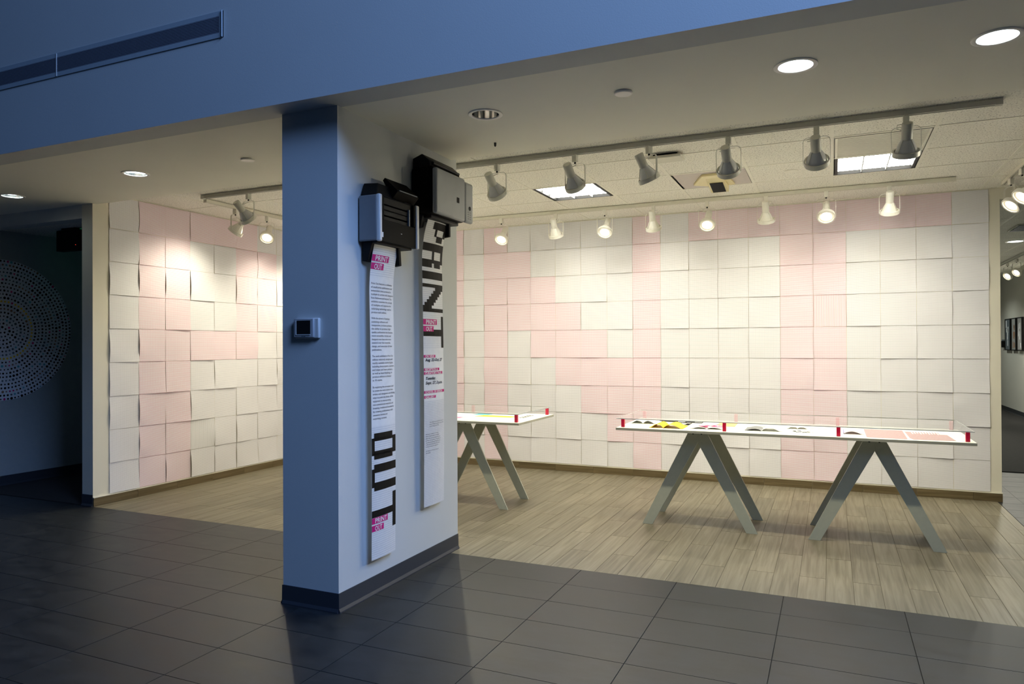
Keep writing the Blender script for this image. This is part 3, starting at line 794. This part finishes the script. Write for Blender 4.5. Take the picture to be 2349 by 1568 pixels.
for rc in [(.0, .52, 1.369, 1.386), (0, .72, 1.283, 1.300), (0, .9, 1.259, 1.276), (0, 1, 1.137, 1.154), (0, .52, 1.105, 1.122)]: b2.rects('heading_block', 'magenta', [rc], .0013)
b2.text('heading_text', 'white', [('ON VIEW', .06, 1.3705, .0195, .40), ('RECEPTION &', .04, 1.2845, .0195, .60), ("CURATOR'S TALK", .04, 1.2605, .0195, .80), ('SCHOOL OF DESIGN', .04, 1.1385, .0195, .84), ('GALLERY', .04, 1.1065, .0195, .42)], .0004, .0018)
b2.text('date_text', 'ink', [('Aug. 22-Oct. 27', .06, 1.345, .026, .84), ('Tuesday,', .06, 1.226, .026, .46), ('Sept. 27, 2 p.m.', .06, 1.196, .026, .82)], .0006, .0016, .25)
sm = []
for q, s in enumerate(['This exhibition is presented by the University', 'School of Design; the program is made possible', 'by the Visiting Artists Fund.']): sm.append((s, .22, .945 - q * .013, .010, .0155 * len(s)))
for q, s in enumerate(['Parking is available on campus', 'and is complimentary on weekdays', 'after seven and on weekends for all', 'guests of the gallery. The gallery is', 'open Monday through Friday from ten', 'to five and on Saturday from noon', 'to four during the exhibition.', '', 'All events are free and open to', 'the public.']): sm.append((s, .06, .870 - q * .0135, .010, .0195 * len(s)))
b2.text('small_text', 'greyink', sm[:3], .0001, .0015); b2.text('small_text', 'greyink', sm[3:], .0001, .0015)

# ------------------------------------------------------------------ tables
def table(x0, x1, tc, label, glabel):
    y0, y1, zt = 1.49, 2.33, .785
    t = empty('trestle_table', ((x0 + x1) / 2, (y0 + y1) / 2, 0), label, 'table', 'long white display tables')
    cx, cy = (x0 + x1) / 2, (y0 + y1) / 2
    BX(x0 - cx, x1 - cx, y0 - cy, y1 - cy, zt - .021, zt).build('tabletop', 'table', t, bevel=.0015)
    zb = zt - .021
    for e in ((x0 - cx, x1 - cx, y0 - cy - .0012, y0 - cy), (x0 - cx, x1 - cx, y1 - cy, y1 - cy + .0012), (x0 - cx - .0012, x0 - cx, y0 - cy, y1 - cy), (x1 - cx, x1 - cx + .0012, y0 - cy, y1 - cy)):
        BX(*e, zb + .0008, zt - .0012).build('shade_toned_edge', 'shaded_edge', t)  # thin strips carrying the painted shade of the tabletop edge
    for c in tc:
        for (ya, yb) in ((1.645, 1.657), (2.115, 2.127)):
            for sg in (-1, 1):
                pts = [(c - cx + sg * .445, ya - cy, 0), (c - cx + sg * .362, ya - cy, 0), (c - cx + sg * .0, ya - cy, zb - .088), (c - cx + sg * .0, ya - cy, zb), (c - cx + sg * .068, ya - cy, zb)]
                MB().prism(pts, (0, yb - ya, 0)).build('leg', 'leg', t, bevel=.001)
        BX(c - cx - .03, c - cx + .03, 1.66 - cy, 2.112 - cy, zb - .035, zb - .001).build('cross_rail', 'leg', t)
        for q in (-.035, .030):
            MB().lathe([(.007, 0), (.007, .003)], 12, Matrix.Translation((c - cx + q, 1.645 - cy, zb - .018)) @ Matrix.Rotation(R(90), 4, 'X')).build('bolt', 'black', t)
    g = empty('glass_cover', (cx, cy, zt), glabel, 'glass cover', 'glass covers on the display tables')
    BX(x0 - cx + .002, x1 - cx - .012, y0 - cy + .012, y1 - cy - .012, .068, .074).build('glass_sheet', 'glass', g)
    for nm, e in (('polished_edge', (x0 - cx + .002, x1 - cx - .012, y0 - cy + .0105, y0 - cy + .0118)), ('polished_edge', (x0 - cx + .002, x1 - cx - .012, y1 - cy - .0118, y1 - cy - .0105)),
                  ('polished_edge', (x0 - cx + .0005, x0 - cx + .0018, y0 - cy + .012, y1 - cy - .012)), ('polished_edge', (x1 - cx - .0118, x1 - cx - .0105, y0 - cy + .012, y1 - cy - .012))):
        BX(*e, .068, .074).build(nm, 'glassedge', g)
    n = 4
    for q in range(n):
        for y in (1.545, 2.275):
            xx = x0 + .045 + (x1 - x0 - .09) * q / (n - 1) - cx
            BX(xx - .013, xx + .013, y - .013 - cy, y + .013 - cy, .0005, .0675).build('spacer', 'red', g, bevel=.002)
    return t
table(.505, 2.965, (1.122, 2.366), 'long white trestle table at right with grey A-frame legs', 'glass sheet on red spacers over the right table')
table(-2.80, -.345, (-2.20, -.965), 'long white trestle table half hidden behind the column', 'glass sheet on red spacers over the left table')

# ------------------------------------------------------------------ printed matter on the tables
ZTB = .7852
def sheet(name, label, pts, m, th=.0012, group='prints and zines on the right table', cat='print'):
    c = Vector((sum(p[0] for p in pts) / len(pts), sum(p[1] for p in pts) / len(pts), 0))
    t = empty(name, (c.x, c.y, ZTB), label, cat, group)
    MB().prism([(p[0] - c.x, p[1] - c.y, 0) for p in pts], (0, 0, th)).build('paper', m, t)
    return t, c
def blobs(t, name, m, rs, z=.0014, th=.0003):
    b = MB()
    for (x0, x1, y0, y1) in rs: b.box(x0, x1, y0, y1, z, z + th)
    return b.build(name, m, t)
def book(name, label, x0, x1, y0, y1, m, lift=.012, spine=.5, inner=None, group='prints and zines on the right table', flapup=0):
    """open booklet: two page blocks arching up from a spine along y"""
    t = empty(name, ((x0 + x1) / 2, (y0 + y1) / 2, ZTB), label, 'booklet', group)
    w = x1 - x0; h = (y1 - y0) / 2
    xs = -w / 2 + w * spine
    for sd, xe, lf in (('left_page', -w / 2, lift), ('right_page', w / 2, lift + flapup)):
        top = []; n = 10
        for i in range(n + 1):
            k = i / n; xq = xs + (xe - xs) * k
            z = .003 + lf * math.sin(math.pi * min(1, k * 1.15 + .02)) * (1 - .25 * k) if k < .87 else .003
            if i == 0: z = .002
            top.append((xq, z))
        b = MB(); nn = len(top)
        for yy in (-h, h):
            for (xq, z) in top: b.v.append((xq, yy, z + .0012))
            for (xq, z) in top: b.v.append((xq, yy, z if z > .004 else 0))
        o = 2 * nn
        for i in range(nn - 1):
            b.f.append((i, i + 1, o + i + 1, o + i)); b.f.append((nn + i, o + nn + i, o + nn + i + 1, nn + i + 1))
            b.f.append((i, nn + i, nn + i + 1, i + 1)); b.f.append((o + i, o + i + 1, o + nn + i + 1, o + nn + i))
        b.f.append((0, o, o + nn, nn)); b.f.append((nn - 1, nn + nn - 1, o + nn + nn - 1, o + nn - 1))
        b.build(sd, m if sd == 'left_page' or not inner else inner, t, smooth=True)
    return t
book('open_book', 'open white booklet at the left end of the right table', .53, .75, 1.84, 2.06, 'white', .024)
book('open_book', 'bright yellow open booklet on the right table', .755, 1.02, 1.575, 1.80, 'yellow', .030, .42)
t, c = sheet('zine', 'black and white zine behind the yellow booklet', [(.875, 1.86), (1.015, 1.86), (1.015, 2.01), (.895, 2.01)], 'ink', .004)
blobs(t, 'page', 'white', [(-.01, .035, -.07, .02), (.03, .06, .03, .07)], .0045)
t, c = sheet('zine', 'long black folded print at the back of the right table', [(.72, 2.07), (1.09, 2.05), (1.09, 2.13), (.72, 2.15)], 'ink', .003)
blobs(t, 'page', 'faint', [(-.02, .04, -.03, .03), (.12, .18, -.02, .02)], .0035)
t = book('zine', 'pink scribble-printed zine right of the yellow booklet', 1.065, 1.325, 1.63, 1.83, 'white', .012)
b = MB(); rr = random.Random(3)
for q in range(34):
    a = rr.uniform(-.115, .10); y = rr.uniform(-.085, .07)
    b.prism([(a, y, .0175), (a + rr.uniform(.03, .06), y + rr.uniform(-.02, .03), .0175), (a + rr.uniform(.02, .05), y + rr.uniform(.01, .035), .0175)], (0, 0, .0006))
b.build('scribble', 'pink', t)
t, c = sheet('card', 'orange card with a brown bar print behind a red spacer', [(1.225, 1.89), (1.375, 1.885), (1.368, 2.12), (1.225, 2.13)], 'orange', .003)
blobs(t, 'bar_print', 'brown', [(-.035, .02, -.01, .012)], .0032)
book('zine', 'open grey and white zine with one page raised, mid right table', 1.475, 1.745, 1.66, 1.86, 'greyink', .014, .45, 'white', flapup=.014)
t, c = sheet('card', 'small folded card with brown arch print on the right table', [(1.545, 1.94), (1.64, 1.94), (1.635, 2.09), (1.545, 2.09)], 'white', .008)
b = MB()
pts = [(-.035 + .035 * (1 - math.cos(R(a))), .04 - .08 * math.sin(R(a))) for a in range(0, 181, 20)]
for p, q in zip(pts[:-1], pts[1:]): b.prism([(p[0], p[1], .0082), (q[0], q[1], .0082), (q[0], q[1] - .014, .0082), (p[0], p[1] - .014, .0082)], (0, 0, .0004))
b.build('arch_print', 'brown', t)
t = book('zine', 'open zine with brush marks behind the black woodcut print', 1.765, 1.92, 1.90, 2.04, 'white', .018)
t, c = sheet('print', 'wide print of black ink figures near the second trestle', [(1.80, 1.63), (2.055, 1.66), (2.05, 1.84), (1.815, 1.84)], 'white', .0015)
b = MB(); rr = random.Random(9)
for q in range(46):
    a = rr.uniform(-.115, .0) if q < 34 else rr.uniform(0, .105); y = rr.uniform(-.085, .06)
    s_ = .022 if q < 34 else .008
    b.prism([(a, y, .0016), (a + rr.uniform(.4, 1.2) * s_, y + rr.uniform(-.3, .3) * s_, .0016), (a + rr.uniform(.4, 1.2) * s_, y + rr.uniform(.3, 1.1) * s_, .0016), (a - rr.uniform(0, .4) * s_, y + rr.uniform(.3, 1) * s_, .0016)], (0, 0, .0003))
b.build('ink_figures', 'ink', t)
t, c = sheet('print', 'narrow print with a brush line behind the ink figures print', [(1.925, 1.92), (2.06, 1.90), (2.06, 2.0), (1.925, 2.02)], 'white', .001)
blobs(t, 'brush_line', 'ink', [(-.06, .0, .0, .012), (.0, .06, -.014, -.002)], .0012)
t = book('zine', 'violet and pale pink closed zine with curling cover', 2.165, 2.30, 1.70, 1.93, 'blue', .020, .02, 'palepink')
t, c = sheet('poster', 'large dusty pink poster lying left of its pair', [(2.312, 1.56), (2.565, 1.54), (2.575, 2.09), (2.312, 2.10)], 'dusty', .001, cat='poster')
t, c = sheet('poster', 'large dusty pink poster with comb edge at the right table end', [(2.60, 1.54), (2.855, 1.55), (2.845, 1.90), (2.80, 1.90), (2.80, 2.02), (2.585, 2.02), (2.585, 1.62)], 'dusty', .001, cat='poster')
blobs(t, 'comb_marks', 'white', [(-.10 + .018 * q, -.092 + .018 * q, .09 + .02 * (q % 3), .24) for q in range(12)], .0011)
GL = 'prints and zines on the left table'
t, c = sheet('print', 'sheet of bold black lettering at the left table corner', [(-.535, 1.86), (-.43, 1.86), (-.44, 2.20), (-.55, 2.20)], 'white', .001, GL)
blobs(t, 'lettering', 'ink', [(-.035 + .03 * q, -.015 + .03 * q, -.13 + .055 * w, -.09 + .055 * w) for w in range(5) for q in range(2)], .0011)
t, c = sheet('poster', 'large white folded sheet at the front of the left table', [(-.90, 1.55), (-.50, 1.56), (-.52, 1.84), (-.90, 1.86)], 'white', .002, GL, 'poster')
t, c = sheet('print', 'yellow print lying across the left table', [(-.96, 1.88), (-.60, 1.90), (-.58, 2.0), (-.93, 2.02)], 'yellow', .001, GL)
t, c = sheet('print', 'teal and white print at the back of the left table', [(-1.05, 2.02), (-.90, 2.02), (-.90, 2.2), (-1.05, 2.2)], 'teal', .001, GL)
t, c = sheet('print', 'pink spotted print beside the column on the left table', [(-1.16, 1.62), (-1.0, 1.62), (-1.0, 1.85), (-1.16, 1.85)], 'palepink', .001, GL)
blobs(t, 'pink_spot', 'pink', [(-.03, .06, -.05, .03)], .0011)

# ------------------------------------------------------------------ dark room: icon mural and exit sign
t = empty('icon_mural', (-5.848, .587, 1.63), 'round white wall graphic of concentric rings of tiny icons', 'mural')
MR = Matrix.Rotation(R(90), 4, 'Y')
MB().lathe([(.0001, .002), (.738, .002), (.74, 0)], 96, MR, cap0=False, cap1=False).build('disc', 'mural', t)
sets = {'ink': MB(), 'brown': MB(), 'steel': MB(), 'teal': MB(), 'yellow': MB(), 'magenta': MB()}
rr = random.Random(11)
for ring in range(19):
    rad = .725 - ring * .0385
    if rad < .03: break
    n = int(2 * math.pi * rad / .036)
    for q in range(n):
        a = 2 * math.pi * q / n + ring * .3
        key = 'ink'
        if ring == 1: key = 'ink'
        if 5 < q % 40 < 12: key = 'steel'
        if 20 < q % 53 < 26: key = 'brown'
        if ring == 11: key = 'yellow'
        if rr.random() < .03: key = 'magenta'
        if rr.random() < .04: key = 'teal'
        s_ = .0135 * rr.uniform(.7, 1.1) ; k = rr.choice([3, 4, 4, 5, 8, 8, 7]); ph = rr.random() * 6
        if ring in (1, 11): k = 10; s_ = .011
        py, pz = rad * math.cos(a), rad * math.sin(a)
        ir = 1 if ring in (1, 11, 3) else rr.choice([1, 1, .55])
        pts = []
        for w in range(k * 2 if ir < 1 else k):
            m_ = s_ * (ir if (ir < 1 and w % 2) else 1); an = ph + 2 * math.pi * w / (k * 2 if ir < 1 else k)
            pts.append((.0026, py + m_ * math.cos(an), pz + m_ * math.sin(an)))
        sets[key].poly(pts)
for key, mb in sets.items():
    o = mb.build('icons', key, t); o['kind'] = 'stuff'
t = empty('exit_sign', (-5.08, .80, 2.675), 'black hanging exit sign box seen from its dark side in the dark room', 'sign')
BX(-.165, .165, -.04, .04, -.235, -.02).build('housing', 'black', t, bevel=.004)
BX(-.10, .10, -.03, .03, -.02, 0).build('canopy', 'black', t)
BX(-.15, .15, .0402, .042, -.21, -.04).build('lit_face', 'gscreen', t)
BX(.135, .139, -.042, -.040, -.185, -.181).build('indicator_lamp', 'redled', t)

# ------------------------------------------------------------------ corridor at right
struct('wall_corridor', 'long grey corridor wall with framed pictures at right', BX(5.5, 5.65, 2, 16, 0, 3), 'paint')
struct('wall_corridor_end', 'end wall of the corridor with a brown door', BX(3.2, 5.65, 15.4, 15.55, 0, 3), 'paint')
struct('wall_corridor_left', 'corridor wall behind the gallery', BX(2.6, 2.75, 3.84, 15.4, 0, 3), 'paint')
cove('baseboard_corridor', [(5.5, 2, 5.5, 15.4, -1, 0), (5.5, 15.4, 3.2, 15.4, 0, -1)], 'dark rubber base along the corridor walls', .10)
cc = empty('ceiling_corridor', (0, 0, 0), 'acoustic tile ceiling of the corridor', kind='structure')
for i in range(5):
    for j in range(19):
        x0, y0 = 2.75 + .61 * i, 3.85 + .61 * j
        w = min(.60, 5.5 - x0)
        if w < .1: continue
        o = link(act.setdefault('c', BX(.008, .602, .008, .602, 0, .015).mesh('ceiling_tile', 'act')), 'ceiling_tile', cc, (x0, y0, ZC + .002)); o.scale[0] = w / .61
BX(2.75, 5.5, 3.84, 15.4, ZC + .004, ZC + .03).build('grid_bars', 'tbar', cc)
t = empty('air_grille', (4.33, 6.45, ZC), 'dark air grille in the corridor ceiling at right edge', 'air grille')
BX(-.20, .28, -.28, .28, -.012, .001).build('frame', 'metal_track', t)
for q in range(8): BX(-.18, .26, -.25 + q * .065, -.22 + q * .065, -.02, -.012).build('slat', 'ventdark', t)
t = empty('downlight', (4.44, 7.87, ZC), 'small lit round downlight in the corridor ceiling', 'ceiling light')
MB().lathe([(.09, .0), (.125, 0), (.12, -.006), (.09, -.006)], 32, cap0=False, cap1=False).build('trim_ring', 'trim', t)
MB().lathe([(.0001, -.003), (.09, -.003)], 32, cap0=False, cap1=False).build('lamp_lens', 'dl_emit', t)
for yy in (5.2, 7.87, 10.8, 13.6):  # one belongs to the visible downlight; others are unseen, added to brighten the corridor
    l = bpy.data.lights.new('corridor_downlight_and_fill_beam', 'SPOT'); l.energy = 90; l.color = (.95, 1, .88); l.spot_size = R(140); l.spot_blend = 1; l.shadow_soft_size = .07
    o = bpy.data.objects.new('corridor_downlight_and_fill_beam', l); COL.objects.link(o); o.location = (4.44, yy, ZC - .02)
track((4.87, 12.4, ZT), (4.83, 8.2, ZT), 'metal_track', 'dark thin light track in the corridor ceiling')
G5 = 'small spotlights on the corridor track'
head(4.869, 10.65, 215, 35, 'lamp_white', 'corridor spotlight, left one beside the mural wall edge', G5, 90, 125, color=(1, .95, .8))
head(4.867, 9.98, 215, 35, 'lamp_white', 'corridor spotlight, right one of the lit pair', G5, 90, 125, color=(1, .95, .8))
head(4.862, 11.6, 10, 50, 'lamp_white', 'corridor spotlight turned to the framed pictures', G5, 160, 100, color=(1, .95, .8))
for n, (ya, yb) in enumerate([(14.10, 13.60), (13.52, 13.11), (13.03, 12.61)]):
    t = empty('framed_picture', (5.5, (ya + yb) / 2, 1.63), ['tall dark grey-blue abstract picture, leftmost in the corridor', 'tall pale abstract picture, middle of the corridor row', 'tall grey abstract picture at the right edge in the corridor'][n], 'picture', 'tall framed pictures in the corridor')
    w = (ya - yb) / 2
    BX(-.04, 0, -w, w, -.33, .33).build('frame', 'black', t)
    BX(-.043, -.0405, -w + .03, w - .10, -.31, .31).build('canvas', ['steel', 'silver', 'pgrey'][n], t)
    b = MB(); rr = random.Random(n)
    for q in range(7):
        a = rr.uniform(-w + .04, w - .18); z = rr.uniform(-.28, .15)
        b.box(-.0445, -.0432, a, a + rr.uniform(.03, .08), z, z + rr.uniform(.06, .16))
    b.build('painted_shapes', ['mural', 'brown', 'mural'][n], t)
t = empty('door_1', (5.25, 15.4, 0), 'brown door with grey glazed panel at the end of the corridor', kind='structure')
BX(-.45, .12, -.05, 0, 0, 2.2).build('door_leaf', 'door', t)
BX(-.38, .04, -.055, -.05, 1.25, 2.05).build('glass_panel', 'steel', t)
BX(.12, .17, -.06, 0, 0, 2.25).build('door_frame', 'steel', t)
t = empty('wall_phone', (5.5, 14.35, 1.45), 'small dark device on the corridor wall left of the pictures', 'device')
BX(-.05, 0, -.05, .05, -.09, .05).build('housing', 'black', t, bevel=.005); BX(-.04, 0, -.03, .03, .05, .08).build('bracket', 'steel', t)
